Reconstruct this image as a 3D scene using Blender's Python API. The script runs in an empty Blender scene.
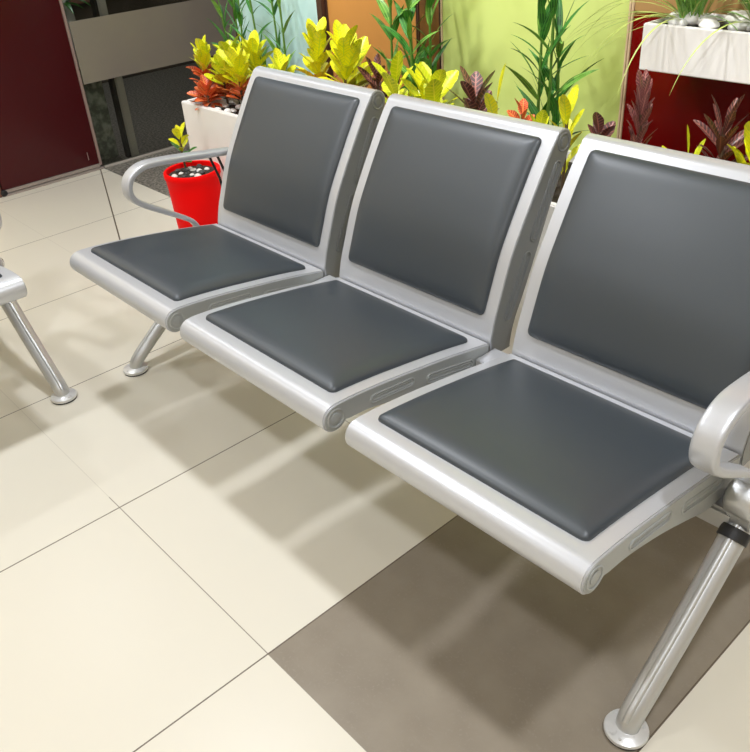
import bpy, math, random
from mathutils import Vector, Matrix
random.seed(7)
sc = bpy.context.scene
PI = math.pi

# ------------------------------------------------------------------ camera
cam_data = bpy.data.cameras.new('camera')
cam = bpy.data.objects.new('camera', cam_data)
sc.collection.objects.link(cam)
RX, ROLL, RZ = 1.0014, -0.0729, 0.8676
cam.matrix_world = (Matrix.Translation((2.0827, -1.1854, 1.3)) @ Matrix.Rotation(RZ, 4, 'Z')
                    @ Matrix.Rotation(RX, 4, 'X') @ Matrix.Rotation(ROLL, 4, 'Z'))
cam_data.sensor_fit = 'HORIZONTAL'
cam_data.sensor_width = 36.0
cam_data.lens = 814.6 / 750 * 36.0
cam_data.clip_start = 0.02
sc.camera = cam

# ------------------------------------------------------------------ world, lights, exposure
world = bpy.data.worlds.new('world')
sc.world = world
world.use_nodes = True
world.node_tree.nodes['Background'].inputs[0].default_value = (1, 0.98, 0.95, 1)
world.node_tree.nodes['Background'].inputs[1].default_value = 0.5
sc.view_settings.view_transform = 'Standard'
sc.view_settings.look = 'None'
sc.view_settings.gamma = 1
sc.view_settings.use_curve_mapping = False
sc.view_settings.exposure = 0.06
CEIL = 2.45

def area(name, loc, size, power, color=(0.895, 0.93, 1.0), shape='DISK', size_y=None, rot=(0, 0, 0)):
    l = bpy.data.lights.new(name, 'AREA')
    l.shape = shape
    l.size = size
    if size_y: l.size_y = size_y
    l.energy = power
    l.color = color
    o = bpy.data.objects.new(name, l)
    o.location = loc
    o.rotation_euler = rot
    sc.collection.objects.link(o)
    return o

for x, y, pw in ((0.06, -0.33, 20), (2.11, -0.33, 20), (0.06, -1.53, 14), (2.11, -1.53, 14),
                 (-1.5, -0.33, 7), (-1.5, -1.53, 6), (4.1, -1.0, 8), (0.06, -3.2, 8), (2.11, -3.2, 8), (0.3, 1.6, 7), (-1.4, 1.4, 7), (-3.1, 0.9, 12)):  # added fill lamps, unlike the four above, which follow the floor shadows
    area('downlight_and_fill', (x, y, CEIL - 0.01), 0.17, pw)

for x in (-0.9, 0.0, 0.9, 1.7):           # added spots, no lamp known there, brightening the planting and the coloured boards
    l = bpy.data.lights.new('board_fill_spot', 'SPOT'); l.energy = 84; l.shadow_soft_size = .05
    l.spot_size = math.radians(52); l.spot_blend = .9; l.color = (1, .99, .97)
    o = bpy.data.objects.new('board_fill_spot', l); sc.collection.objects.link(o)
    o.location = (x, 0.30, CEIL - .08)
    o.rotation_euler = (Vector((x, .85, .86)) - o.location).to_track_quat('-Z', 'Y').to_euler()

# ------------------------------------------------------------------ materials
def mat(name, color, rough=0.5, metal=0.0, spec=0.5, coat=0.0, noise=None, bump=None, alpha=None):
    m = bpy.data.materials.new(name)
    m.use_nodes = True
    nt = m.node_tree
    b = nt.nodes['Principled BSDF']
    b.inputs['Base Color'].default_value = (*color, 1)
    b.inputs['Roughness'].default_value = rough
    b.inputs['Metallic'].default_value = metal
    b.inputs['Specular IOR Level'].default_value = spec
    b.inputs['Coat Weight'].default_value = coat
    b.inputs['Coat Roughness'].default_value = 0.1
    if noise:                       # (scale, other colour, lo, hi)
        tc = nt.nodes.new('ShaderNodeTexCoord')
        n = nt.nodes.new('ShaderNodeTexNoise')
        n.inputs['Scale'].default_value = noise[0]
        n.inputs['Detail'].default_value = 4
        r = nt.nodes.new('ShaderNodeValToRGB')
        r.color_ramp.elements[0].position = noise[2]
        r.color_ramp.elements[1].position = noise[3]
        r.color_ramp.elements[0].color = (*color, 1)
        r.color_ramp.elements[1].color = (*noise[1], 1)
        nt.links.new(tc.outputs['Object'], n.inputs['Vector'])
        nt.links.new(n.outputs['Fac'], r.inputs['Fac'])
        nt.links.new(r.outputs['Color'], b.inputs['Base Color'])
    if bump:                        # (scale, strength, distance)
        tc = nt.nodes.new('ShaderNodeTexCoord')
        n = nt.nodes.new('ShaderNodeTexNoise')
        n.inputs['Scale'].default_value = bump[0]
        n.inputs['Detail'].default_value = 3
        bp = nt.nodes.new('ShaderNodeBump')
        bp.inputs['Strength'].default_value = bump[1]
        bp.inputs['Distance'].default_value = bump[2]
        nt.links.new(tc.outputs['Object'], n.inputs['Vector'])
        nt.links.new(n.outputs['Fac'], bp.inputs['Height'])
        nt.links.new(bp.outputs['Normal'], b.inputs['Normal'])
    return m

M = {}
M['silver'] = mat('silver_paint', (0.60, 0.612, 0.64), 0.36, 0.38, bump=(260, 0.12, 0.0006))
M['side_grey'] = mat('cast_grey', (0.30, 0.31, 0.305), 0.42, 0.45, bump=(120, 0.2, 0.0008))
M['side_light'] = mat('cast_light_grey', (0.44, 0.455, 0.45), 0.4, 0.4, bump=(120, 0.2, 0.0008))
M['leg'] = mat('cast_aluminium', (0.56, 0.57, 0.575), 0.36, 0.65, bump=(150, 0.1, 0.0006))
M['chrome'] = mat('bright_steel', (0.7, 0.7, 0.69), 0.2, 0.9)
M['leather'] = mat('slate_leatherette', (0.040, 0.051, 0.062), 0.42, 0.0, 0.8, bump=(420, 0.12, 0.0006))
M['black'] = mat('black_rubber', (0.012, 0.012, 0.013), 0.5)
M['disc'] = mat('foot_steel', (0.72, 0.72, 0.71), 0.3, 0.35, noise=(60, (0.45, 0.45, 0.44), .62, .8))
M['planter'] = mat('white_planter', (0.90, 0.88, 0.85), 0.45, noise=(6, (0.85, 0.82, 0.78), .4, .7))
M['soil'] = mat('dark_soil', (0.03, 0.022, 0.016), 0.9, noise=(40, (0.07, 0.05, 0.035), .4, .7), bump=(50, .8, .01))
M['pebble'] = mat('white_pebble', (0.82, 0.80, 0.76), 0.5, noise=(25, (0.62, 0.60, 0.57), .45, .75))
M['darkstone'] = mat('dark_stone', (0.05, 0.05, 0.05), 0.5, noise=(25, (0.16, 0.16, 0.15), .45, .75))
M['bucket'] = mat('red_plastic', (0.95, 0.0003, 0.0006), 0.6, 0, .12)
M['door_red'] = mat('maroon_gloss', (0.06, 0.003, 0.005), 0.25, 0, .35)
M['frame'] = mat('door_edge_metal', (0.5, 0.36, 0.32), 0.35, 0.5)
M['track'] = mat('floor_track', (0.42, 0.36, 0.33), 0.35, 0.4)
M['taupe'] = mat('taupe_film', (0.25, 0.215, 0.18), 0.35, noise=(2.2, (0.28, 0.25, 0.185), .4, .65))
M['post'] = mat('post_steel', (0.62, 0.58, 0.52), 0.35, 0.2)
M['postdark'] = mat('post_gasket', (0.02, 0.018, 0.016), 0.5)
M['blue'] = mat('pale_blue_panel', (0.55, 0.80, 0.80), 0.4, noise=(2, (0.60, 0.82, 0.80), .4, .6))
M['orange'] = mat('orange_panel', (0.60, 0.27, 0.065), 0.4, noise=(3, (0.52, 0.23, 0.055), .4, .65))
M['brown'] = mat('brown_panel', (0.24, 0.095, 0.024), 0.4, noise=(9, (0.12, 0.045, 0.012), .4, .65))
M['darkedge'] = mat('dark_brown_edge', (0.07, 0.03, 0.02), 0.4)
M['lime'] = mat('lime_panel', (0.66, 0.76, 0.24), 0.5, 0, .2, noise=(3.5, (0.60, 0.71, 0.19), .45, .7))
M['red'] = mat('deep_red_panel', (0.19, 0.0005, 0.0008), 0.25, 0, .3, noise=(2.5, (0.13, 0.0005, 0.0008), .4, .7))
M['tan'] = mat('tan_panel', (0.45, 0.26, 0.10), 0.4)
M['pinkedge'] = mat('pale_wood_edge', (0.75, 0.55, 0.36), 0.4)
M['wall'] = mat('cream_wall', (0.90, 0.79, 0.58), 0.7)
M['ceil'] = mat('ceiling_cream', (0.90, 0.83, 0.68), 0.8)
M['darkwall'] = mat('dark_brown_wall', (0.06, 0.045, 0.035), 0.4, noise=(3, (0.10, 0.08, 0.065), .45, .6))
M['reddoor'] = mat('brown_red_board', (0.22, 0.10, 0.065), 0.5)
M['marble'] = mat('green_grey_marble', (0.14, 0.155, 0.12), 0.25, noise=(26, (0.42, 0.44, 0.36), .42, .62))
M['stem'] = mat('green_stem', (0.10, 0.22, 0.03), 0.4)
M['wood_stem'] = mat('brown_stem', (0.10, 0.06, 0.03), 0.6)

def glass_mat():
    m = bpy.data.materials.new('clear_partition_glass'); m.use_nodes = True
    nt = m.node_tree; nt.nodes.clear()
    out = nt.nodes.new('ShaderNodeOutputMaterial')
    tr = nt.nodes.new('ShaderNodeBsdfTransparent'); tr.inputs[0].default_value = (0.9, 0.92, 0.9, 1)
    gl = nt.nodes.new('ShaderNodeBsdfGlossy'); gl.inputs['Roughness'].default_value = 0.03
    fr = nt.nodes.new('ShaderNodeFresnel'); fr.inputs['IOR'].default_value = 1.45
    mx = nt.nodes.new('ShaderNodeMixShader')
    nt.links.new(fr.outputs[0], mx.inputs[0]); nt.links.new(tr.outputs[0], mx.inputs[1])
    nt.links.new(gl.outputs[0], mx.inputs[2]); nt.links.new(mx.outputs[0], out.inputs[0])
    return m
M['glass'] = glass_mat()

def math_node(nt, op, a, b=None, c=None):
    n = nt.nodes.new('ShaderNodeMath'); n.operation = op
    for i, v in enumerate((a, b, c)):
        if v is None: continue
        if isinstance(v, (int, float)): n.inputs[i].default_value = v
        else: nt.links.new(v, n.inputs[i])
    return n.outputs[0]

def mixc(nt, fac, a, b):
    n = nt.nodes.new('ShaderNodeMix'); n.data_type = 'RGBA'
    nt.links.new(fac, n.inputs[0])
    for i, v in ((6, a), (7, b)):
        if isinstance(v, tuple): n.inputs[i].default_value = (*v, 1)
        else: nt.links.new(v, n.inputs[i])
    return n.outputs[2]

TILE, TX, TY = 0.6123, 0.5049, -0.6917
def floor_mat():
    m = bpy.data.materials.new('floor_tiles'); m.use_nodes = True
    nt = m.node_tree; b = nt.nodes['Principled BSDF']
    tc = nt.nodes.new('ShaderNodeTexCoord'); sp = nt.nodes.new('ShaderNodeSeparateXYZ')
    nt.links.new(tc.outputs['Object'], sp.inputs[0])
    X, Y = sp.outputs[0], sp.outputs[1]
    def joint(v, off, w):
        d = math_node(nt, 'PINGPONG', math_node(nt, 'SUBTRACT', v, off), TILE / 2)
        # distance to nearest multiple of TILE
        d = math_node(nt, 'PINGPONG', math_node(nt, 'SUBTRACT', v, off), TILE / 2)
        return math_node(nt, 'LESS_THAN', d, w)
    jx = joint(X, TX, 0.0016); jy = joint(Y, TY, 0.0011)
    n1 = nt.nodes.new('ShaderNodeTexNoise'); n1.inputs['Scale'].default_value = 1.6
    n2 = nt.nodes.new('ShaderNodeTexNoise'); n2.inputs['Scale'].default_value = 160; n2.inputs['Detail'].default_value = 5
    n3 = nt.nodes.new('ShaderNodeTexNoise'); n3.inputs['Scale'].default_value = 14; n3.inputs['Detail'].default_value = 8
    for n in (n1, n2, n3): nt.links.new(tc.outputs['Object'], n.inputs['Vector'])
    cream = mixc(nt, n1.outputs[0], (0.785, 0.735, 0.625), (0.755, 0.715, 0.60))
    dk = mixc(nt, n3.outputs[0], (0.235, 0.195, 0.148), (0.33, 0.285, 0.22))
    dk = mixc(nt, math_node(nt, 'GREATER_THAN', n2.outputs[0], 0.60), dk, (0.29, 0.25, 0.195))
    g1 = nt.nodes.new('ShaderNodeTexNoise'); g1.inputs['Scale'].default_value = 75; g1.inputs['Detail'].default_value = 6
    nt.links.new(tc.outputs['Object'], g1.inputs['Vector'])
    rmp = nt.nodes.new('ShaderNodeValToRGB')
    rmp.color_ramp.elements[0].position = .38; rmp.color_ramp.elements[0].color = (0.07, 0.065, 0.055, 1)
    rmp.color_ramp.elements[1].position = .62; rmp.color_ramp.elements[1].color = (0.36, 0.33, 0.28, 1)
    nt.links.new(g1.outputs[0], rmp.inputs[0])
    # dark tile strip: one tile wide, from its front joint back
    a = math_node(nt, 'MULTIPLY', math_node(nt, 'GREATER_THAN', X, TX + TILE), math_node(nt, 'LESS_THAN', X, TX + 2 * TILE))
    a = math_node(nt, 'MULTIPLY', a, math_node(nt, 'GREATER_THAN', Y, TY))
    col = mixc(nt, a, cream, dk)
    gz = math_node(nt, 'GREATER_THAN', Y, TY + 2 * TILE)
    gz2 = math_node(nt, 'LESS_THAN', X, -2.03)
    gz = math_node(nt, 'MAXIMUM', gz, gz2)
    notg = math_node(nt, 'SUBTRACT', 1.0, gz)
    # slanting joint that runs out from the foot of the glass
    dd = math_node(nt, 'ADD', math_node(nt, 'MULTIPLY', math_node(nt, 'SUBTRACT', X, -1.87), 0.3766),
                   math_node(nt, 'MULTIPLY', math_node(nt, 'SUBTRACT', Y, 0.456), 0.9264))
    sl = math_node(nt, 'MULTIPLY', math_node(nt, 'LESS_THAN', math_node(nt, 'ABSOLUTE', dd), 0.0028),
                   math_node(nt, 'LESS_THAN', X, -0.7))
    jyw = math_node(nt, 'MULTIPLY', jy, math_node(nt, 'SUBTRACT', 1.0, a))
    jyw = math_node(nt, 'MULTIPLY', jyw, math_node(nt, 'LESS_THAN', X, 1.7))
    jyw = math_node(nt, 'MULTIPLY', jyw, math_node(nt, 'ADD', 0.15, math_node(nt, 'MULTIPLY', math_node(nt, 'GREATER_THAN', X, 0.45), 0.55)))
    jj = math_node(nt, 'MAXIMUM', math_node(nt, 'MULTIPLY', jx, 0.9), jyw)
    jj = math_node(nt, 'MAXIMUM', jj, sl)
    jj = math_node(nt, 'MULTIPLY', jj, notg)
    col = mixc(nt, jj, col, (0.10, 0.07, 0.045))
    col = mixc(nt, gz, col, rmp.outputs[0])
    nt.links.new(col, b.inputs['Base Color'])
    b.inputs['Roughness'].default_value = 0.33
    b.inputs['Specular IOR Level'].default_value = 0.35
    return m
M['floor'] = floor_mat()

def leaf_mat(name, base, vein, edge=None, vein_n=9, rough=0.35, mix=0.5):
    """procedural leaf: mid rib and side veins drawn along the blade's own u, v"""
    m = bpy.data.materials.new(name); m.use_nodes = True
    nt = m.node_tree; b = nt.nodes['Principled BSDF']
    uv = nt.nodes.new('ShaderNodeUVMap'); sp = nt.nodes.new('ShaderNodeSeparateXYZ')
    nt.links.new(uv.outputs[0], sp.inputs[0])
    U = math_node(nt, 'ABSOLUTE', math_node(nt, 'SUBTRACT', sp.outputs[0], 0.5))
    V = sp.outputs[1]
    rib = math_node(nt, 'LESS_THAN', U, 0.045)
    ph = math_node(nt, 'SUBTRACT', math_node(nt, 'MULTIPLY', V, vein_n * 2 * PI), math_node(nt, 'MULTIPLY', U, 14))
    sv = math_node(nt, 'GREATER_THAN', math_node(nt, 'SINE', ph), 0.72)
    tc = nt.nodes.new('ShaderNodeTexCoord'); n = nt.nodes.new('ShaderNodeTexNoise')
    n.inputs['Scale'].default_value = 38; nt.links.new(tc.outputs['Object'], n.inputs['Vector'])
    bl = math_node(nt, 'GREATER_THAN', n.outputs[0], 0.56)
    col = mixc(nt, math_node(nt, 'MULTIPLY', bl, mix), base, edge or vein)
    col = mixc(nt, math_node(nt, 'MAXIMUM', rib, math_node(nt, 'MULTIPLY', sv, 0.8)), col, vein)
    nt.links.new(col, b.inputs['Base Color'])
    b.inputs['Roughness'].default_value = rough
    b.inputs['Subsurface Weight'].default_value = 0.0
    return m
M['croton_yellow'] = leaf_mat('croton_yellow', (0.88, 0.83, 0.01), (0.60, 0.70, 0.04), (0.38, 0.48, 0.015))
M['croton_lime'] = leaf_mat('croton_lime', (0.66, 0.72, 0.012), (0.88, 0.84, 0.06), (0.24, 0.38, 0.02))
M['croton_orange'] = leaf_mat('croton_orange', (0.70, 0.09, 0.03), (0.85, 0.36, 0.10), (0.28, 0.03, 0.02))
M['croton_dark'] = leaf_mat('croton_dark', (0.085, 0.03, 0.028), (0.42, 0.15, 0.11), (0.04, 0.035, 0.02), 8)
M['croton_pink'] = leaf_mat('croton_pink', (0.17, 0.05, 0.05), (0.62, 0.26, 0.22), (0.07, 0.05, 0.03), 8)
M['bamboo_leaf'] = leaf_mat('bamboo_leaf', (0.04, 0.20, 0.03), (0.10, 0.34, 0.05), (0.015, 0.09, 0.02), 0, mix=.8)
M['bamboo_pale'] = leaf_mat('bamboo_pale', (0.14, 0.36, 0.05), (0.30, 0.52, 0.10), (0.06, 0.2, 0.03), 0, mix=.8)
M['grass_leaf'] = leaf_mat('spider_grass', (0.13, 0.38, 0.05), (0.45, 0.58, 0.16), (0.06, 0.24, 0.04), 0, mix=.7)
M['grass_pale'] = leaf_mat('spider_grass_pale', (0.40, 0.50, 0.10), (0.62, 0.64, 0.26), (0.24, 0.38, 0.06), 0, mix=.7)

# ------------------------------------------------------------------ mesh helpers
class MB:
    def __init__(s): s.v = []; s.f = []; s.uv = []; s.mi = []
    def add(s, verts, faces, uvs=None, mi=0):
        o = len(s.v); s.v += [tuple(p) for p in verts]
        for k, f in enumerate(faces):
            s.f.append(tuple(i + o for i in f)); s.mi.append(mi)
            s.uv.append(uvs[k] if uvs else [(0, 0)] * len(f))
        return s
    def box(s, a, b, mi=0):
        (x0, y0, z0), (x1, y1, z1) = a, b
        v = [(x0, y0, z0), (x1, y0, z0), (x1, y1, z0), (x0, y1, z0), (x0, y0, z1), (x1, y0, z1), (x1, y1, z1), (x0, y1, z1)]
        return s.add(v, [(0, 3, 2, 1), (4, 5, 6, 7), (0, 1, 5, 4), (1, 2, 6, 5), (2, 3, 7, 6), (3, 0, 4, 7)], mi=mi)
    def extrude(s, prof, x0, x1, mi=0):
        """closed profile of (y, z) extruded along x"""
        n = len(prof)
        ar = sum(prof[i][0] * prof[(i + 1) % n][1] - prof[(i + 1) % n][0] * prof[i][1] for i in range(n))
        if ar < 0: prof = prof[::-1]
        v = [(x0, y, z) for y, z in prof] + [(x1, y, z) for y, z in prof]
        f = [(i, (i + 1) % n, n + (i + 1) % n, n + i) for i in range(n)]
        f = [tuple(reversed(q)) for q in f]
        return s.add(v, f + [tuple(range(n))[::-1], tuple(range(n, 2 * n))], mi=mi)
    def sweep(s, path, a, b, up=(1, 0, 0), n=12, closed=False, mi=0, taper=None, sq=1.0):
        """ellipse (a along up, b across) swept along a 3D path"""
        P = [Vector(p) for p in path]; L = len(P); rings = []
        for i, p in enumerate(P):
            if closed: t = P[(i + 1) % L] - P[i - 1]
            else: t = P[min(i + 1, L - 1)] - P[max(i - 1, 0)]
            t.normalize(); U = Vector(up); U = (U - t * U.dot(t)).normalized(); W = t.cross(U)
            k = taper[i] if taper else 1
            ring = []
            for j in range(n):
                th = 2 * PI * j / n; c, si = math.cos(th), math.sin(th)
                c = math.copysign(abs(c) ** sq, c); si = math.copysign(abs(si) ** sq, si)
                ring.append(p + U * (a * k * c) + W * (b * k * si))
            rings.append(ring)
        v = [q for r in rings for q in r]; f = []
        for i in range(L if closed else L - 1):
            for j in range(n):
                f.append((i * n + j, i * n + (j + 1) % n, ((i + 1) % L) * n + (j + 1) % n, ((i + 1) % L) * n + j))
        if not closed:
            f.append(tuple(range(n))[::-1]); f.append(tuple(range((L - 1) * n, L * n)))
        return s.add(v, f, mi=mi)
    def lathe(s, prof, c=(0, 0, 0), n=32, axis='Z', mi=0, cap=True):
        """profile of (r, h) turned about an axis"""
        v = []; f = []; L = len(prof)
        for r, h in prof:
            for j in range(n):
                th = 2 * PI * j / n; x, y = r * math.cos(th), r * math.sin(th)
                p = (x, y, h) if axis == 'Z' else (h, x, y)
                v.append((p[0] + c[0], p[1] + c[1], p[2] + c[2]))
        for i in range(L - 1):
            for j in range(n):
                f.append((i * n + j, i * n + (j + 1) % n, (i + 1) * n + (j + 1) % n, (i + 1) * n + j))
        if cap:
            f.append(tuple(range(n))[::-1]); f.append(tuple(range((L - 1) * n, L * n)))
        return s.add(v, f, mi=mi)
    def build(s, name, mats, parent=None, bevel=0, smooth=True, angle=40, segs=2):
        me = bpy.data.meshes.new(name)
        me.from_pydata(s.v, [], s.f); me.validate(clean_customdata=False)
        if not isinstance(mats, (list, tuple)): mats = [mats]
        for m in mats: me.materials.append(m)
        ul = me.uv_layers.new(name='UVMap'); k = 0
        if len(me.polygons) == len(s.f):
            for p, uv, mi in zip(me.polygons, s.uv, s.mi):
                p.material_index = mi
                for li, q in zip(p.loop_indices, uv): ul.data[li].uv = q
        import bmesh
        bm = bmesh.new(); bm.from_mesh(me)
        if len(mats) == 1 and not getattr(s, 'leafy', False):
            bmesh.ops.recalc_face_normals(bm, faces=bm.faces)
        if bevel:
            ed = [e for e in bm.edges if len(e.link_faces) == 2 and e.calc_face_angle(0) > math.radians(35)]
            bmesh.ops.bevel(bm, geom=ed, offset=bevel, segments=segs, affect='EDGES', clamp_overlap=True)
        bm.to_mesh(me); bm.free()
        if smooth:
            for p in me.polygons: p.use_smooth = True
            me.set_sharp_from_angle(angle=math.radians(angle))
        o = bpy.data.objects.new(name, me); sc.collection.objects.link(o)
        if parent: o.parent = parent
        return o

def tag(o, label=None, cat=None, group=None, kind=None):
    if label: o['label'] = label
    if cat: o['category'] = cat
    if group: o['group'] = group
    if kind: o['kind'] = kind
    return o
def empty(name, loc=(0, 0, 0), rz=0):
    o = bpy.data.objects.new(name, None); sc.collection.objects.link(o)
    o.location = loc; o.rotation_euler = (0, 0, rz); o.empty_display_size = .1
    return o
def copy_tree(o, parent=None):
    c = o.copy(); sc.collection.objects.link(c); c.parent = parent
    for ch in list(o.children): copy_tree(ch, c)
    return c
def bez(pts, k=6):
    """Catmull-Rom through points"""
    P = [Vector(p) for p in pts]; out = []
    for i in range(len(P) - 1):
        p0 = P[max(i - 1, 0)]; p1 = P[i]; p2 = P[i + 1]; p3 = P[min(i + 2, len(P) - 1)]
        for j in range(k):
            t = j / k
            out.append(0.5 * ((2 * p1) + (p2 - p0) * t + (2 * p0 - 5 * p1 + 4 * p2 - p3) * t * t + (3 * p1 - p0 - 3 * p2 + p3) * t ** 3))
    out.append(P[-1]); return out
def struct(name, mb, m, bevel=0):
    return tag(mb.build(name, m, bevel=bevel, angle=30), kind='structure')

# ------------------------------------------------------------------ the room
WX = -2.02
struct('floor', MB().box((-4.2, -4.6, -0.05), (5.2, 4.0, 0)), M['floor'])
struct('ceiling', MB().box((-4.2, -4.6, CEIL), (5.2, 4.0, CEIL + .05)), M['ceil'])
struct('wall_back', MB().box((-4.2, 3.9, 0), (5.2, 4.0, CEIL)), M['wall'])
struct('wall_right', MB().box((5.1, -4.6, 0), (5.2, 3.9, CEIL)), M['wall'])
struct('wall_front', MB().box((-4.2, -4.6, 0), (5.1, -4.5, CEIL)), M['wall'])
struct('wall_beyond_glass', MB().box((-4.2, -4.5, 0), (-3.9, 3.9, CEIL)), M['darkwall'])
struct('wall_left', MB().box((WX - .12, -4.5, 0), (WX - .02, -0.06, CEIL)), M['wall'])
struct('trim_1', MB().box((WX - .10, -0.06, 0), (WX + .004, 0.0, CEIL)), M['reddoor'], .004)   # door jamb

# sliding red door
d = empty('door_1', (WX, 0.27, 0)); tag(d, kind='structure')
MB().box((-.045, -.262, .028), (-.003, .250, 2.3)).build('door_leaf', M['door_red'], d, .002)
MB().box((-.046, .250, .02), (.003, .264, 2.3)).build('door_edge', M['frame'], d, .002)
MB().box((-.05, -.262, .012), (.004, .250, .028)).build('bottom_rail', M['track'], d, .002)
t = MB(); t.lathe([(.013, -.012), (.016, -.01), (.016, .01), (.013, .012)], (.0, -.262, .0165), 20, 'X')
t.build('caster', M['black'], d)
struct('trim_2', MB().box((WX - .055, -0.0, 0), (WX + .012, 0.535, .010)), M['track'], .002)     # floor track
MB_ = MB().box((.0, .196, .06), (.003, .199, .10)); MB_.build('scratch_plate', M['frame'], d)

# glass partition: pane, taupe film band, steel posts
g = empty('window_1', (WX, 1.6, 0)); tag(g, kind='structure')
MB().box((-.006, -1.062, .012), (.006, 2.25, 2.3)).build('glass_pane', M['glass'], g)
MB().box((.0062, -1.063, .424), (.0075, 2.25, .713)).build('frosted_band', M['taupe'], g)
MB().box((-.012, -1.06, 0), (.012, 2.25, .012)).build('bottom_channel', M['post'], g, .002)
p = empty('trim_3', (WX - .05, .74, 0)); tag(p, kind='structure')
MB().box((-.02, -.018, 0), (.02, .026, CEIL)).build('steel_face', M['post'], p, .006)
MB().box((-.03, -.036, 0), (.015, -.019, CEIL)).build('dark_gasket', M['postdark'], p, .003)
# behind the glass
mb = tag(MB().box((-2.75, .44, 0), (-2.14, .69, .46)).build('marble_plinth', M['marble'], bevel=.006),
         'low green-grey marble plinth behind the glass, left of the steel post', 'plinth')
vs = empty('potted_shrub', (-2.27, .625, .46)); vs.scale = (.85, .85, 1.5)
MB().lathe([(.0, 0), (.045, 0), (.062, .05), (.068, .12), (.058, .19), (.05, .215), (.044, .215), (.0, .19)], (0, 0, 0), 28, cap=False).build('vase', M['planter'], vs)
tag(vs, 'green leafy plant in a white vase on the marble plinth behind the glass', 'plant')
VASE = vs
rd = MB().box((-3.88, .9, .55), (-3.84, 2.6, CEIL)); rd.box((-3.845, 1.0, .65), (-3.83, 2.5, CEIL - .1))
tag(rd.build('brown_board', M['reddoor'], bevel=.004), 'brown-red board on the dark wall behind the glass, above the taupe band', 'board')

# coloured screen panels behind the planter (each a separate board)
SY = .85
def panel(name, x0, x1, z0, z1, m, label, y=SY, edge=None):
    o = empty(name, ((x0 + x1) / 2, y, 0)); w = (x1 - x0) / 2
    MB().box((-w + .004, 0, z0), (w - .004, .03, z1)).build('board', m, o, .003)
    e = MB().box((-w, -.004, z0), (-w + .006, .034, z1)); e.box((w - .006, -.004, z0), (w, .034, z1))
    e.build('edge_strip', M[edge or 'darkedge'], o, .001)
    tag(o, label, 'wall panel', 'coloured boards behind the planter')
panel('wall_panel', -1.06, -.478, 0.0, 2.2, M['blue'], 'pale blue upright board behind the planter, leftmost of the coloured boards')
panel('wall_panel', -.44, .030, 0.0, 2.2, M['orange'], 'orange upright board behind the planter between the pale blue and brown ones')
tag(MB().box((-.476, SY - .02, 0), (-.442, SY + .04, 2.2)).build('batten', M['darkedge'], bevel=.003),
    'thin dark brown upright batten between the pale blue and orange boards', 'batten')
panel('wall_panel', .032, .135, 0.0, 2.2, M['brown'], 'narrow dark brown upright board between the orange and lime boards')
panel('wall_panel', .137, .822, 0.0, 2.2, M['lime'], 'wide pale lime green board behind the planter', edge='pinkedge')
panel('wall_panel', .824, 1.9, 0.0, .91, M['red'], 'glossy deep red board under the raised white trough', edge='pinkedge')
panel('wall_panel', .824, 1.9, .912, 2.2, M['tan'], 'tan board above the deep red one, mostly hidden by the grass', edge='pinkedge')

# ------------------------------------------------------------------ bench
PITCH, W = .5709, .511
XC = PITCH + W / 2
def arc(c, r, a0, a1, n):
    return [(c[0] + r * math.cos(math.radians(a0 + (a1 - a0) * i / n)), c[1] + r * math.sin(math.radians(a0 + (a1 - a0) * i / n))) for i in range(n + 1)]
def c2(pts, k=5): return [(p.x, p.y) for p in bez([(a, b, 0) for a, b in pts], k)]
seat_top = c2([(-.430, .4465), (-.38, .4435), (-.30, .4345), (-.20, .420), (-.118, .407), (-.04, .392), (-.004, .385)])
seat_bot = c2([(-.004, .318), (-.095, .318), (-.18, .345), (-.26, .371), (-.35, .392), (-.405, .397)])
SC, SR = (-.4415, .4165), .0295
seat_prof = seat_top + seat_bot + arc(SC, SR, -30, -275, 18)[0:]
seat_prof = seat_top + seat_bot + [p for p in arc(SC, SR, -35, -268, 18)]
back_front = c2([(.0, .388), (.0105, .43), (.028, .478), (.061, .562), (.098, .63), (.140, .700), (.175, .755), (.195, .782)])
back_rear = c2([(.247, .758), (.220, .705), (.195, .655), (.160, .575), (.112, .470), (.078, .40), (.066, .345)])
BC, BR = (.2215, .772), .0275
back_prof = back_front + arc(BC, BR, 155, -28, 16) + back_rear + [(.012, .345), (.001, .36)]

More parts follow.
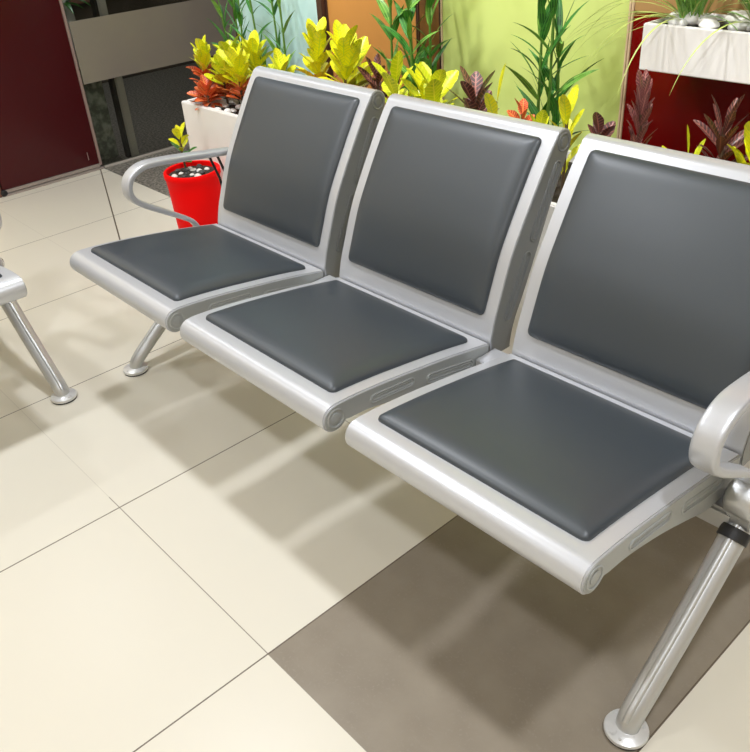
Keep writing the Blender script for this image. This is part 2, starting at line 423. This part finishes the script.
def polyline_len(P):
    L = [0]
    for a, b in zip(P, P[1:]): L.append(L[-1] + math.hypot(b[0] - a[0], b[1] - a[1]))
    return L
def sample(P, s):
    L = polyline_len(P); s = min(max(s, 0), L[-1] - 1e-6)
    for i in range(len(P) - 1):
        if L[i + 1] >= s:
            t = (s - L[i]) / (L[i + 1] - L[i]); a, b = P[i], P[i + 1]
            # averaged normal
            j0, j1 = max(i - 1, 0), min(i + 2, len(P) - 1)
            dy, dz = P[j1][0] - P[j0][0], P[j1][1] - P[j0][1]; l = math.hypot(dy, dz)
            return (a[0] + (b[0] - a[0]) * t, a[1] + (b[1] - a[1]) * t), (dy / l, dz / l)
def cushion(P, s0, s1, x0, x1, T, sign, corner=.013, name='seat_cushion', parent=None, dome=.007, puff=.046):
    """padded slab lying on profile P between arclengths s0..s1"""
    N = 44; hx, hs = (x1 - x0) / 2, (s1 - s0) / 2; cx, cs = (x0 + x1) / 2, (s0 + s1) / 2
    mb = MB(); v = []; f = []
    def g(k):
        t = -1 + 2 * k / N
        return math.copysign(1 - (1 - abs(t)) ** 1.6, t)       # denser at the rim
    idx = {}
    for lay in (0, 1):
        for i in range(N + 1):
            for j in range(N + 1):
                x, s = g(i) * hx, g(j) * hs
                dx, ds = abs(x) - (hx - corner), abs(s) - (hs - corner)
                if dx > 0 and ds > 0:
                    m_ = max(dx, ds); l = math.hypot(dx, ds)
                    dx2, ds2 = dx * m_ / l, ds * m_ / l
                    x = math.copysign(hx - corner + dx2, x); s = math.copysign(hs - corner + ds2, s); e = corner - m_
                else: e = min(hx - abs(x), hs - abs(s))
                q = min(e / puff, 1)
                h = T * (0.14 + .86 * math.sqrt(max(0, 1 - (1 - q) ** 2))) + dome * (1 - (x / hx) ** 2) * (1 - (s / hs) ** 2)
                if lay: h = -.002
                (y, z), (ty, tz) = sample(P, cs + s)
                ny, nz = (-tz * sign, ty * sign)
                v.append((cx + x, y + ny * h, z + nz * h)); idx[lay, i, j] = len(v) - 1
    for lay in (0, 1):
        for i in range(N):
            for j in range(N):
                q = (idx[lay, i, j], idx[lay, i + 1, j], idx[lay, i + 1, j + 1], idx[lay, i, j + 1])
                f.append(q if lay == 0 else q[::-1])
    for k in range(N):
        f.append((idx[1, k, 0], idx[1, k + 1, 0], idx[0, k + 1, 0], idx[0, k, 0]))
        f.append((idx[0, k, N], idx[0, k + 1, N], idx[1, k + 1, N], idx[1, k, N]))
        f.append((idx[0, 0, k], idx[0, 0, k + 1], idx[1, 0, k + 1], idx[1, 0, k]))
        f.append((idx[1, N, k], idx[1, N, k + 1], idx[0, N, k + 1], idx[0, N, k]))
    mb.add(v, f)
    return mb.build(name, M['leather'], parent, angle=60)

def inset(prof, d):
    n = len(prof); ar = sum(prof[i][0] * prof[(i + 1) % n][1] - prof[(i + 1) % n][0] * prof[i][1] for i in range(n))
    sg = 1 if ar > 0 else -1; out = []
    for i in range(n):
        a, b = prof[i - 1], prof[(i + 1) % n]; dy, dz = b[0] - a[0], b[1] - a[1]; l = math.hypot(dy, dz) or 1
        out.append((prof[i][0] - sg * dz / l * d, prof[i][1] + sg * dy / l * d))
    return out
def slot(P0, P1, r):
    """stadium outline between two (y, z) points"""
    a = math.degrees(math.atan2(P1[1] - P0[1], P1[0] - P0[0]))
    return arc(P0, r, a + 90, a + 270, 8) + arc(P1, r, a - 90, a + 90, 8)
def side_plates(prof, slots, circ, parent, m='side_grey'):
    for x, sg in ((0, -1), (W, 1)):
        mb = MB(); pr = inset(prof, .0035)
        mb.extrude(pr, x - .0015 if sg < 0 else x - .004, x + .004 if sg < 0 else x + .0015)
        xs = x + sg * .0018
        for P0, P1, r in slots:
            mb.sweep([(xs, y, z) for y, z in slot(P0, P1, r)], .0022, .0022, n=6, closed=True)
            mb.sweep([(xs, y, z) for y, z in slot(P0, P1, r * .45)], .0014, .0014, n=6, closed=True)
        c, r = circ
        mb.sweep([(xs, y, z) for y, z in arc(c, r, 0, 345, 23)], .002, .0022, n=6, closed=True)
        mb.lathe([(r * .62, -.001), (r * .62, .0012), (r * .5, .002), (.002, .002)], (xs, c[0], c[1]), 24, 'X')
        mb.build('side_plate', M[m], parent, angle=35)

def make_bench():
    root = empty('waiting_bench')
    # beam under the seats
    MB().box((-.035, -.070, .262), (2 * PITCH + W + .035, -.006, .308)).build('beam', M['leg'], root, .006)
    LT, LB = polyline_len(seat_top)[-1], polyline_len(back_front)[-1]
    for k in range(3):
        x0 = k * PITCH
        st = MB().extrude(seat_prof, 0, W).build('seat', M['silver'], root, .0025); st.location = (x0, 0, 0)
        cushion(seat_top, .010, LT - .030, .030, W - .030, .016, 1, name='seat_cushion', parent=st)
        side_plates(seat_prof, [((-.345, .413), (-.245, .402), .0085), ((-.19, .385), (-.07, .362), .010)], (SC, .019), st, 'side_light')
        bk = MB().extrude(back_prof, 0, W).build('backrest', M['silver'], root, .0025); bk.location = (x0, 0, 0)
        cushion(back_front, .048, LB - .002, .030, W - .030, .015, 1, name='back_cushion', parent=bk)
        side_plates(back_prof, [((.205, .725), (.135, .590), .011), ((.115, .55), (.056, .430), .011)], (BC, .018), bk)
        for dx in (.10, W - .10):                                # brackets to the beam
            b_ = MB().box((x0 + dx - .02, -.09, .300), (x0 + dx + .02, .010, .322))
            b_.extrude([(-.02, .30), (.055, .30), (.09, .42), (.075, .42), (.03, .325), (-.02, .325)], x0 + dx - .004, x0 + dx + .004)
            b_.build('mounting_bracket', M['side_grey'], root, .001)
        tb = MB().box((x0 + W - .115, -.425, .372), (x0 + W - .092, -.400, .396)); tb.build('clip_tab', M['disc'], root, .003)
    for k in range(2):
        x0 = k * PITCH + W
        jp = MB().box((x0 + .0025, -.052, .346), (x0 + PITCH - W - .0025, .012, .368))
        jp.build('joining_plate', M['silver'], root, .002)
    for s in (-1, 1):
        # cast end bracket on the beam
        xe = XC + s * .868
        eb = MB().lathe([(.0, -.030), (.022, -.030), (.033, -.024), (.036, -.018), (.036, .018), (.033, .024), (.022, .030), (.0, .030)], (xe, -.050, .340), 28, 'X', cap=False)
        eb.extrude([(-.066, .284), (-.004, .284), (.0, .33), (-.02, .350), (-.055, .350), (-.070, .33)], xe - .022, xe + .022)
        e_ = eb.build('end_bracket', M['leg'], root, .002)
        MB().lathe([(.015, 0), (.015, .004), (.011, .007), (.0, .007)], (xe + .030 if s > 0 else xe - .037, -.050, .340), 6, 'X', cap=False).build('bolt', M['chrome'], e_)
        # armrest: flat strap loop
        xa = XC + s * .864
        path = [(.150, .558), (.110, .572), (.04, .582), (-.05, .594), (-.13, .603), (-.188, .604), (-.228, .586), (-.244, .555), (-.236, .523),
                (-.203, .494), (-.150, .460), (-.10, .428), (-.065, .402), (-.045, .365)]
        pp = bez([(xa, y, z) for y, z in path], 6); n_ = len(pp)
        tp = [1.0 if i < n_ * .62 else 1 - .35 * (i - n_ * .62) / (n_ * .38) for i in range(n_)]
        mb = MB().sweep(pp, .0215, .0092, n=24, taper=tp, sq=.45)
        ar = mb.build('armrest', M['silver'], root, angle=50)
        bb = MB()
        for o_ in (-.010, .010):
            bb.sweep([(xa + o_ * .6, .045 + o_, .572), (xa + o_ * .6, .068 + o_, .50), (xa + o_ * .6, .075 + o_, .44)], .003, .004, n=6)
        bb.box((min(xa, xa - s * .03), .062, .455), (max(xa, xa - s * .03), .090, .475))
        bb.build('arm_support', M['black'], ar)
        # legs: front and rear, oval cast tube bending down to a round foot
        for q in (-1, 1):
            cy = -.035
            def yy(d): return cy + q * d
            pth = bez([(xe, yy(.004), .290), (xe, yy(.055), .243), (xe, yy(.16), .150), (xe, yy(.262), .068), (xe, yy(.296), .040), (xe, yy(.310), .022), (xe, yy(.313), .011)], 5)
            nn = len(pth)
            lg = MB().sweep(pth, .0225, .019, n=28, taper=[1.06 - .16 * i / nn for i in range(nn)])
            # raised rib along the upper face
            top = []
            for i, p_ in enumerate(pth[2:-6]):
                t_ = (pth[min(i + 3, nn - 1)] - pth[i + 1]).normalized(); nrm = Vector((0, -t_.z, t_.y)); nrm = nrm if nrm.z > 0 else -nrm
                top.append(p_ + nrm * .0185 * (1.05 - .15 * i / nn))
            lg.sweep(top, .006, .0035, n=10)
            L_ = lg.build('leg', M['leg'], root, angle=60)
            fd = MB().lathe([(.0, .005), (.0375, .005), (.0385, .008), (.037, .012), (.026, .0155), (.020, .017), (.0, .017)], (xe, yy(.314), 0), 36, cap=False)
            for a_ in range(3):
                fd.lathe([(.003, .013), (.003, .016), (.0, .016)], (xe + .029 * math.cos(a_ * 2.1 + .7), yy(.314) + .029 * math.sin(a_ * 2.1 + .7), 0), 8, cap=False)
            F_ = fd.build('foot_disc', M['disc'], L_)
            MB().lathe([(.0, .0), (.036, .0), (.0365, .0055), (.0, .0055)], (xe, yy(.314), 0), 32, cap=False).build('rubber_pad', M['black'], L_)
            cl = MB().sweep([(xe, yy(.024), .275), (xe, yy(.040), .260)], .0265, .0245, n=28)
            cl.build('black_collar', M['black'], L_)
    return root
bench = make_bench()
tag(bench, 'silver three-seat waiting bench with slate padded seats, backs towards the planter', 'bench', 'waiting benches')
bench2 = copy_tree(bench)
bench2.location = (-.414, -2.268, 0); bench2.rotation_euler = (0, 0, PI / 2)
tag(bench2, 'silver waiting bench at the left edge, only a seat corner and leg showing', 'bench', 'waiting benches')

# ------------------------------------------------------------------ long low planter
PX0, PX1, PY0, PY1, PH = -.913, 2.7, .45, .84, .52
pl = empty('planter_trough', ((PX0 + PX1) / 2, .645, 0)); hw = (PX1 - PX0) / 2; hd = (PY1 - PY0) / 2
t = MB()
t.box((-hw, -hd, 0), (hw, -hd + .022, PH)); t.box((-hw, hd - .022, 0), (hw, hd, PH))
t.box((-hw, -hd + .022, 0), (-hw + .022, hd - .022, PH)); t.box((hw - .022, -hd + .022, 0), (hw, hd - .022, PH))
t.box((-hw + .022, -hd + .022, 0), (hw - .022, hd - .022, .06))
t.build('trough_body', M['planter'], pl, .003)
sm = MB(); N = 90
v = []; f = []
for i in range(N + 1):
    for j in range(9):
        x = -hw + .022 + (2 * hw - .044) * i / N; y = -hd + .022 + (2 * hd - .044) * j / 8
        v.append((x, y, .492 + .008 * math.sin(x * 23 + j) * math.cos(y * 31 + i * .7)))
for i in range(N):
    for j in range(8):
        f.append((i * 9 + j, (i + 1) * 9 + j, (i + 1) * 9 + j + 1, i * 9 + j + 1))
sm.add(v, f); so = sm.build('soil', M['soil'], pl); so['kind'] = 'stuff'
tag(pl, 'long low white planter trough standing behind the bench', 'planter')

def pebble_mb(r, seed):
    rnd = random.Random(seed); mb = MB(); n, m_ = 14, 8
    k1, k2, k3 = rnd.uniform(.75, 1.2), rnd.uniform(.7, 1.0), rnd.uniform(.45, .7)
    v = []; f = []; ph = rnd.uniform(0, 6)
    for i in range(m_ + 1):
        th = PI * i / m_
        for j in range(n):
            a = 2 * PI * j / n; w_ = 1 + .09 * math.sin(2 * a + ph) + .06 * math.sin(3 * th + ph)
            v.append((r * k1 * w_ * math.sin(th) * math.cos(a), r * k2 * w_ * math.sin(th) * math.sin(a), r * k3 * math.cos(th) + r * k3))
    for i in range(m_):
        for j in range(n): f.append((i * n + j, (i + 1) * n + j, (i + 1) * n + (j + 1) % n, i * n + (j + 1) % n))
    return mb.add(v, f)
peb_src = [pebble_mb(.02, s_).build('white_pebble', M['pebble']) for s_ in range(4)]
stone_src = [pebble_mb(.013, 20 + s_).build('dark_stone', [M['darkstone'], M['pebble']][s_ % 2]) for s_ in range(2)]
used = set()
def put(src, loc, sc_=1.0, label=None, group=None, cat='pebble'):
    o = src if src.name not in used else src.copy()
    if src.name not in used: used.add(src.name)
    else: sc.collection.objects.link(o)
    o.location = loc; o.rotation_euler = (0, 0, random.uniform(0, 6)); o.scale = (sc_,) * 3
    return tag(o, label, cat, group)

# pebbles at the left end of the low planter
for k in range(26):
    x = -.885 + .026 + random.random() * .2; y = .49 + random.random() * .29
    put(random.choice(peb_src), (x, y, .493), random.uniform(.8, 1.3), 'white pebble on the soil at the left end of the long low trough', 'white pebbles in the low trough')

# ------------------------------------------------------------------ plants
def leaf(mb, base, dirv, length, width, droop=.3, shape='croton', mi=0, cup=.25, roll=0.0, n=8, wav=0):
    """one blade: grows from base along dirv, bending down by droop"""
    d = Vector(dirv).normalized(); up = Vector((0, 0, 1))
    side = d.cross(up)
    if side.length < .05: side = Vector((1, 0, 0))
    side.normalize(); side = Matrix.Rotation(roll, 3, d) @ side
    p = Vector(base); v = []; uv = []; cols = 5
    for i in range(n + 1):
        t = i / n
        if shape == 'croton': w = math.sin(PI * min(1, (t * .93 + .04)) ** 1.25) ** .8 * (1 - .12 * math.sin(t * 3))
        elif shape == 'lance': w = (math.sin(PI * (t * .97 + .03) ** .75)) ** 1.0
        else: w = (1 - t) ** .6 * (0.6 + .4 * math.sin(PI * min(t * 2, 1) / 2))
        w = max(w, .02) * width / 2
        if wav: w *= 1 + wav * math.sin(t * 22 + length * 90)
        nrm = side.cross(d).normalized()
        for c in range(cols):
            u = -1 + 2 * c / (cols - 1)
            v.append(p + side * (w * u) + nrm * (abs(u) * w * cup)); uv.append(((u + 1) / 2, t))
        ang = droop / n
        d = (d + Vector((0, 0, -1)) * ang).normalized()
        p = p + d * (length / n)
    f = []; fu = []
    for i in range(n):
        for c in range(cols - 1):
            q = (i * cols + c, i * cols + c + 1, (i + 1) * cols + c + 1, (i + 1) * cols + c)
            f.append(q); fu.append([uv[k] for k in q])
    mb.add(v, f, fu, mi); mb.leafy = True

def croton(name, loc, h, mats, nleaf, L, Wd, label, spread=.8, base_z=.49, seed=1, low=None, lean=(0, 0), group='croton plants in the low trough', cat='plant'):
    rnd = random.Random(seed); root = empty(name, (loc[0], loc[1], base_z)); H = h - base_z
    st = MB(); ln = Vector((lean[0], lean[1], 0))
    st.sweep(bez([(0, 0, 0), (rnd.uniform(-.01, .01) + ln.x * .5, ln.y * .5, H * .4), (ln.x, ln.y, max(H - L * .55, .03))], 4), .0045, .0045, n=8)
    st.build('stem', M['wood_stem'], root)
    fo = MB(); ga = 2.39996
    if nleaf > 5: nleaf = int(nleaf * 2.1)
    Wd *= 1.3
    for i in range(nleaf):
        t = i / max(nleaf - 1, 1)
        z = (.25 + .75 * t) * max(H - L * .55, .03)
        a = i * ga + rnd.uniform(-.3, .3); el = (.15 + 1.0 * t ** 1.2) * 1.0
        el = max(.05, el + rnd.uniform(-.15, .15)) ; el = PI / 2 - (PI / 2 - el) * spread if el < PI / 2 else el
        dv = (math.cos(a) * math.cos(el), math.sin(a) * math.cos(el), math.sin(el))
        k = rnd.uniform(.8, 1.1) * (1 if t > .2 else .8)
        mi = 0
        if low is not None and t < low: mi = 1
        leaf(fo, (ln.x * t + .004 * math.cos(a), ln.y * t + .004 * math.sin(a), z), dv, L * k, Wd * k, droop=rnd.uniform(.15, .5), mi=mi,
             roll=rnd.uniform(-.5, .5), cup=rnd.uniform(.1, .45), wav=.07)
    fo.build('foliage', mats, root, angle=180)
    tag(root, label, cat, group)
    return root

def bamboo(loc, tops, label, seed=1, base_z=.49, mats=None, leafL=.11, leafW=.017, dens=7):
    rnd = random.Random(seed); root = empty('bamboo_plant', (loc[0], loc[1], base_z))
    for (dx, dy, H, l0) in tops:
        lx, ly = rnd.uniform(-.02, .02), rnd.uniform(-.01, .01)
        pts = bez([(dx * .6, dy * .6, 0), (dx, dy, H * .4), (dx + lx, dy + ly, H)], 8)
        st = MB().sweep(pts, .0055, .0055, n=8, taper=[1.1 - .7 * i / len(pts) + (.18 if i % 4 == 0 else 0) for i in range(len(pts))])
        st.build('stem', M['stem'], root)
        fo = MB()
        for i in range(dens):
            t = l0 + (1 - l0) * (i + .3) / dens; p_ = pts[min(int(t * (len(pts) - 1)), len(pts) - 1)]
            for q in range(2):
                a = i * 2.4 + q * PI + rnd.uniform(-.6, .6); el = rnd.uniform(.75, 1.3)
                leaf(fo, p_, (math.cos(a) * math.cos(el), math.sin(a) * math.cos(el) * .7, math.sin(el)), leafL * rnd.uniform(.75, 1.25),
                     leafW * rnd.uniform(.8, 1.2), droop=rnd.uniform(.3, 1.1), shape='lance', mi=rnd.choice((0, 0, 1)), cup=.2, roll=rnd.uniform(-1, 1))
        for q in range(3):
            a = q * 2.1 + rnd.random(); leaf(fo, pts[-1], (math.cos(a) * .3, math.sin(a) * .3, 1), leafL, leafW, .3, 'lance', 0, .2)
        fo.build('foliage', mats or [M['bamboo_leaf'], M['bamboo_pale']], root, angle=180)
    tag(root, label, 'plant', 'bamboo plants in the low trough')

Y_, L_c, O_, D_, K_ = M['croton_yellow'], M['croton_lime'], M['croton_orange'], M['croton_dark'], M['croton_pink']
# big yellow and orange croton at the left end: several plants
croton('croton_plant', (-.86, .55), .725, [Y_, O_], 16, .075, .032, 'bushy yellow croton with orange lower leaves at the left end of the trough', seed=3, low=.5)
croton('croton_plant', (-.76, .57), .68, [L_c, O_], 16, .08, .034, 'low yellow-green croton with red-orange base leaves, second from the left end of the trough', seed=4, low=.45)
croton('croton_plant', (-.64, .56), .71, [Y_, O_], 16, .085, .036, 'bright yellow croton just behind the top left corner of the left backrest', seed=5, low=.35)
croton('croton_plant', (-.85, .67), .70, [L_c, O_], 12, .09, .045, 'yellow-green croton in the back left corner of the trough, behind the orange-leaved one', seed=61, low=.4)
croton('croton_plant', (-.79, .50), .60, [O_, Y_], 12, .075, .03, 'red-orange croton spilling over the front rim at the left end of the trough', seed=62, low=.0, spread=1.1)
croton('croton_plant', (-.70, .68), .73, [Y_, D_], 14, .10, .045, 'yellow croton rising in front of the slender bamboo stems', seed=63, low=.25)
croton('croton_plant', (-.12, .68), .78, [L_c, D_], 11, .11, .044, 'yellow-green croton squeezed between the tall yellow and golden ones', seed=64, low=.3)
croton('croton_plant', (.30, .60), .73, [Y_, D_], 8, .10, .045, 'low yellow croton between the star-shaped one and the brown board', seed=65, low=.3)
croton('croton_plant', (-.50, .66), .69, [L_c, D_], 9, .08, .036, 'small yellow-green croton in front of the pale blue board', seed=6, low=.3)
croton('croton_plant', (-.20, .60), .825, [Y_, O_], 16, .10, .038, 'tall yellow croton with red base leaves in front of the dark batten', seed=8, low=.35)
croton('croton_plant', (-.04, .58), .825, [Y_, D_], 15, .10, .038, 'golden yellow croton in front of the orange board', seed=9, low=.3)
croton('croton_plant', (.06, .63), .74, [D_, K_], 8, .09, .03, 'dark maroon croton between the golden croton and the bamboo', seed=10)
croton('croton_plant', (.22, .56), .765, [L_c, Y_], 7, .105, .046, 'star-shaped yellow croton above the gap between left and middle backrests', seed=11, spread=1.0)
croton('croton_plant', (.385, .56), .76, [L_c, Y_], 7, .10, .046, 'yellow-green croton in front of the brown and lime boards', seed=23, spread=.8)
croton('croton_plant', (.52, .58), .765, [D_, K_], 9, .10, .040, 'dark brown croton with pink veins behind the middle backrest', seed=13, spread=.8)
croton('croton_plant', (.605, .57), .765, [Y_, D_], 4, .10, .036, 'single yellow veined croton sprig right of the dark brown one', seed=14, spread=.45)
croton('croton_plant', (.69, .58), .715, [O_, D_], 8, .05, .026, 'small coral red croton at the foot of the bamboo before the lime board', seed=15)
croton('croton_plant', (.76, .56), .70, [L_c, Y_], 7, .07, .03, 'little lime croton right of the coral red one', seed=16)
croton('croton_plant', (.862, .54), .76, [Y_, L_c], 6, .085, .027, 'upright yellow croton seen above the gap between middle and right backrests', seed=17, spread=.6)
croton('croton_plant', (.935, .58), .715, [D_, K_], 8, .065, .03, 'small burgundy croton in front of the edge of the red board', seed=18)
croton('croton_plant', (1.03, .60), .82, [K_, K_], 20, .062, .016, 'upright dusty pink croton in front of the deep red board', seed=19, spread=.45)
croton('croton_plant', (1.13, .58), .665, [L_c, D_], 5, .05, .02, 'tiny pale yellow sprig in front of the red board', seed=24)
croton('croton_plant', (1.24, .60), .785, [D_, D_], 17, .085, .018, 'dark spiky croton in front of the red board near the right edge', seed=20, spread=.8)
croton('croton_plant', (1.19, .56), .715, [L_c, D_], 5, .08, .022, 'slim yellow croton sprig left of the dark spiky one', seed=21, spread=.6)
croton('croton_plant', (1.33, .57), .745, [Y_, L_c], 8, .10, .045, 'yellow croton at the right edge of the photo', seed=22)

bamboo((-.93, .72), [(0, 0, .40, .35), (.05, .02, .45, .3), (.10, 0, .42, .3)], 'dense dark green bamboo at the left end of the trough before the taupe band', 31, dens=9)
bamboo((-.68, .72), [(-.04, 0, .50, .25), (.06, .02, .50, .2), (.13, 0, .48, .15)], 'slender bamboo stems in front of the pale blue board', 32, dens=7)
bamboo((.10, .70), [(-.04, 0, .55, .3), (.02, .03, .58, .3), (.07, -.02, .50, .3), (.11, .02, .56, .35)], 'thick bamboo clump in front of the orange and brown boards', 33, leafL=.13, leafW=.026, dens=9)
bamboo((.685, .68), [(-.02, 0, .44, .35), (.015, 0, .52, .3), (.03, .02, .36, .3)], 'tall bamboo with long leaves in front of the lime board', 34, leafL=.14, leafW=.020, dens=7)

# ------------------------------------------------------------------ raised white trough with grass and pebbles
UX0, UX1, UY0, UY1, UZ0, UZ1 = .975, 1.75, .66, .84, .820, .925
up = empty('raised_trough', ((UX0 + UX1) / 2, .75, UZ0)); a_, b_ = (UX1 - UX0) / 2, (UY1 - UY0) / 2; hh = UZ1 - UZ0
t = MB()
t.box((-a_, -b_, 0), (a_, -b_ + .012, hh)); t.box((-a_, b_ - .012, 0), (a_, b_, hh))
t.box((-a_, -b_ + .012, 0), (-a_ + .012, b_ - .012, hh)); t.box((a_ - .012, -b_ + .012, 0), (a_, b_ - .012, hh))
t.box((-a_ + .012, -b_ + .012, 0), (a_ - .012, b_ - .012, .01))
t.build('trough_body', M['planter'], up, .002)
MB().box((-a_ + .012, -b_ + .012, .01), (a_ - .012, b_ - .012, hh - .012)).build('soil', M['soil'], up)
tag(up, 'white rectangular trough mounted high on the red board, filled with grass and pebbles', 'planter')
for k in range(46):
    x = UX0 + .035 + (UX1 - UX0 - .07) * ((k * .61803) % 1); y = UY0 + .03 + random.random() * .11
    put(random.choice(peb_src), (x, y, UZ1 - .013), random.uniform(.85, 1.45), 'white pebble on the soil of the raised trough', 'white pebbles in the raised trough')
def grass(loc, n, L, label, seed, extra=()):
    rnd = random.Random(seed); root = empty('grass_plant', loc); fo = MB()
    for i in range(n):
        a = rnd.uniform(0, 2 * PI); el = rnd.uniform(.35, 1.4)
        if math.sin(a) > .2: el = max(el, 1.25)
        if math.sin(a) < -.35: el = max(el, 1.15)
        leaf(fo, (rnd.uniform(-.02, .02), rnd.uniform(-.015, .015), 0), (math.cos(a) * math.cos(el), math.sin(a) * math.cos(el), math.sin(el)),
             L * rnd.uniform(.6, 1.1), .0085 * rnd.uniform(.7, 1.2), droop=rnd.uniform(.8, 2.0), shape='grass', mi=rnd.choice((0, 0, 1)), n=12, cup=.3)
    for dv, l_, dr in extra:
        leaf(fo, (0, 0, 0), dv, l_, .008, droop=dr, shape='grass', mi=1, n=14, cup=.3)
    fo.build('foliage', [M['grass_leaf'], M['grass_pale']], root, angle=180)
    tag(root, label, 'plant', 'grass tufts in the raised trough')
grass((1.05, .74, UZ1 - .01), 95, .27, 'arching green grass tuft spilling over the left end of the raised trough', 41,
      extra=[((-1, -.3, .95), .36, 1.9), ((-1, .1, .8), .37, 1.6), ((-1, -.4, .6), .36, 1.5), ((-1, -.1, 1.1), .34, 2.2), ((-.8, -.7, .9), .3, 2.4), ((-1, -.5, .75), .34, 1.9), ((-1, -.2, .5), .36, 1.3), ((-1, -.8, .9), .32, 2.2), ((-.2, -1, .8), .30, 2.6), ((-.9, -.1, .3), .30, .9), ((-1, -.6, .3), .26, 1.2)])
grass((1.22, .75, UZ1 - .01), 110, .27, 'dense green grass tuft in the middle of the raised trough', 42, extra=[((-.4, -1, .9), .3, 2.4)])
grass((1.42, .75, UZ1 - .01), 80, .26, 'green grass tuft at the right of the raised trough, by the edge of the photo', 43)

# ------------------------------------------------------------------ red pot with small plant
rp = empty('red_pot', (-.685, .318, 0)); rp.scale = (.95, .95, .87)
body = MB().lathe([(.0, .0), (.070, .0), (.074, .004), (.076, .075), (.090, .085), (.098, .10), (.106, .30), (.110, .345), (.114, .350), (.114, .372), (.110, .376), (.101, .374),
                   (.098, .35), (.097, .335), (.0, .335)], (0, 0, 0), 40, cap=False)
body.build('pot_body', M['bucket'], rp, angle=50)
MB().lathe([(.0, .336), (.0965, .336), (.0965, .356), (.05, .362), (.0, .364)], (0, 0, 0), 32, cap=False).build('soil', M['soil'], rp)
tag(rp, 'round red plastic pot standing on the floor behind the left armrest', 'pot')
croton('potted_sprig', (-.73, .318), .475, [Y_, M['bamboo_leaf']], 6, .06, .026, 'small yellow-leaved sprig growing in the red pot', base_z=.31, seed=51, low=.4, group=None)
for k in range(16):
    a = k * 2.4; r_ = .018 + .0042 * k
    put(stone_src[k % 2], (-.685 + r_ * math.cos(a) * .9, .318 + r_ * math.sin(a) * .9, .308), random.uniform(.8, 1.2),
        ['dark stone lying on the soil of the red pot', 'white stone lying on the soil of the red pot'][k % 2], 'stones in the red pot')

# foliage of the vase behind the glass
rnd = random.Random(77); fo = MB()
for i in range(46):
    a = rnd.uniform(0, 2 * PI); el = rnd.uniform(.1, 1.4)
    leaf(fo, (.02 * math.cos(a), .02 * math.sin(a), .20), (math.cos(a) * math.cos(el), math.sin(a) * math.cos(el), math.sin(el)), rnd.uniform(.13, .26), .04,
         droop=rnd.uniform(.3, 1.3), shape='lance', mi=rnd.choice((0, 1)), cup=.2)
fo.build('foliage', [M['bamboo_leaf'], M['bamboo_pale']], VASE, angle=180)
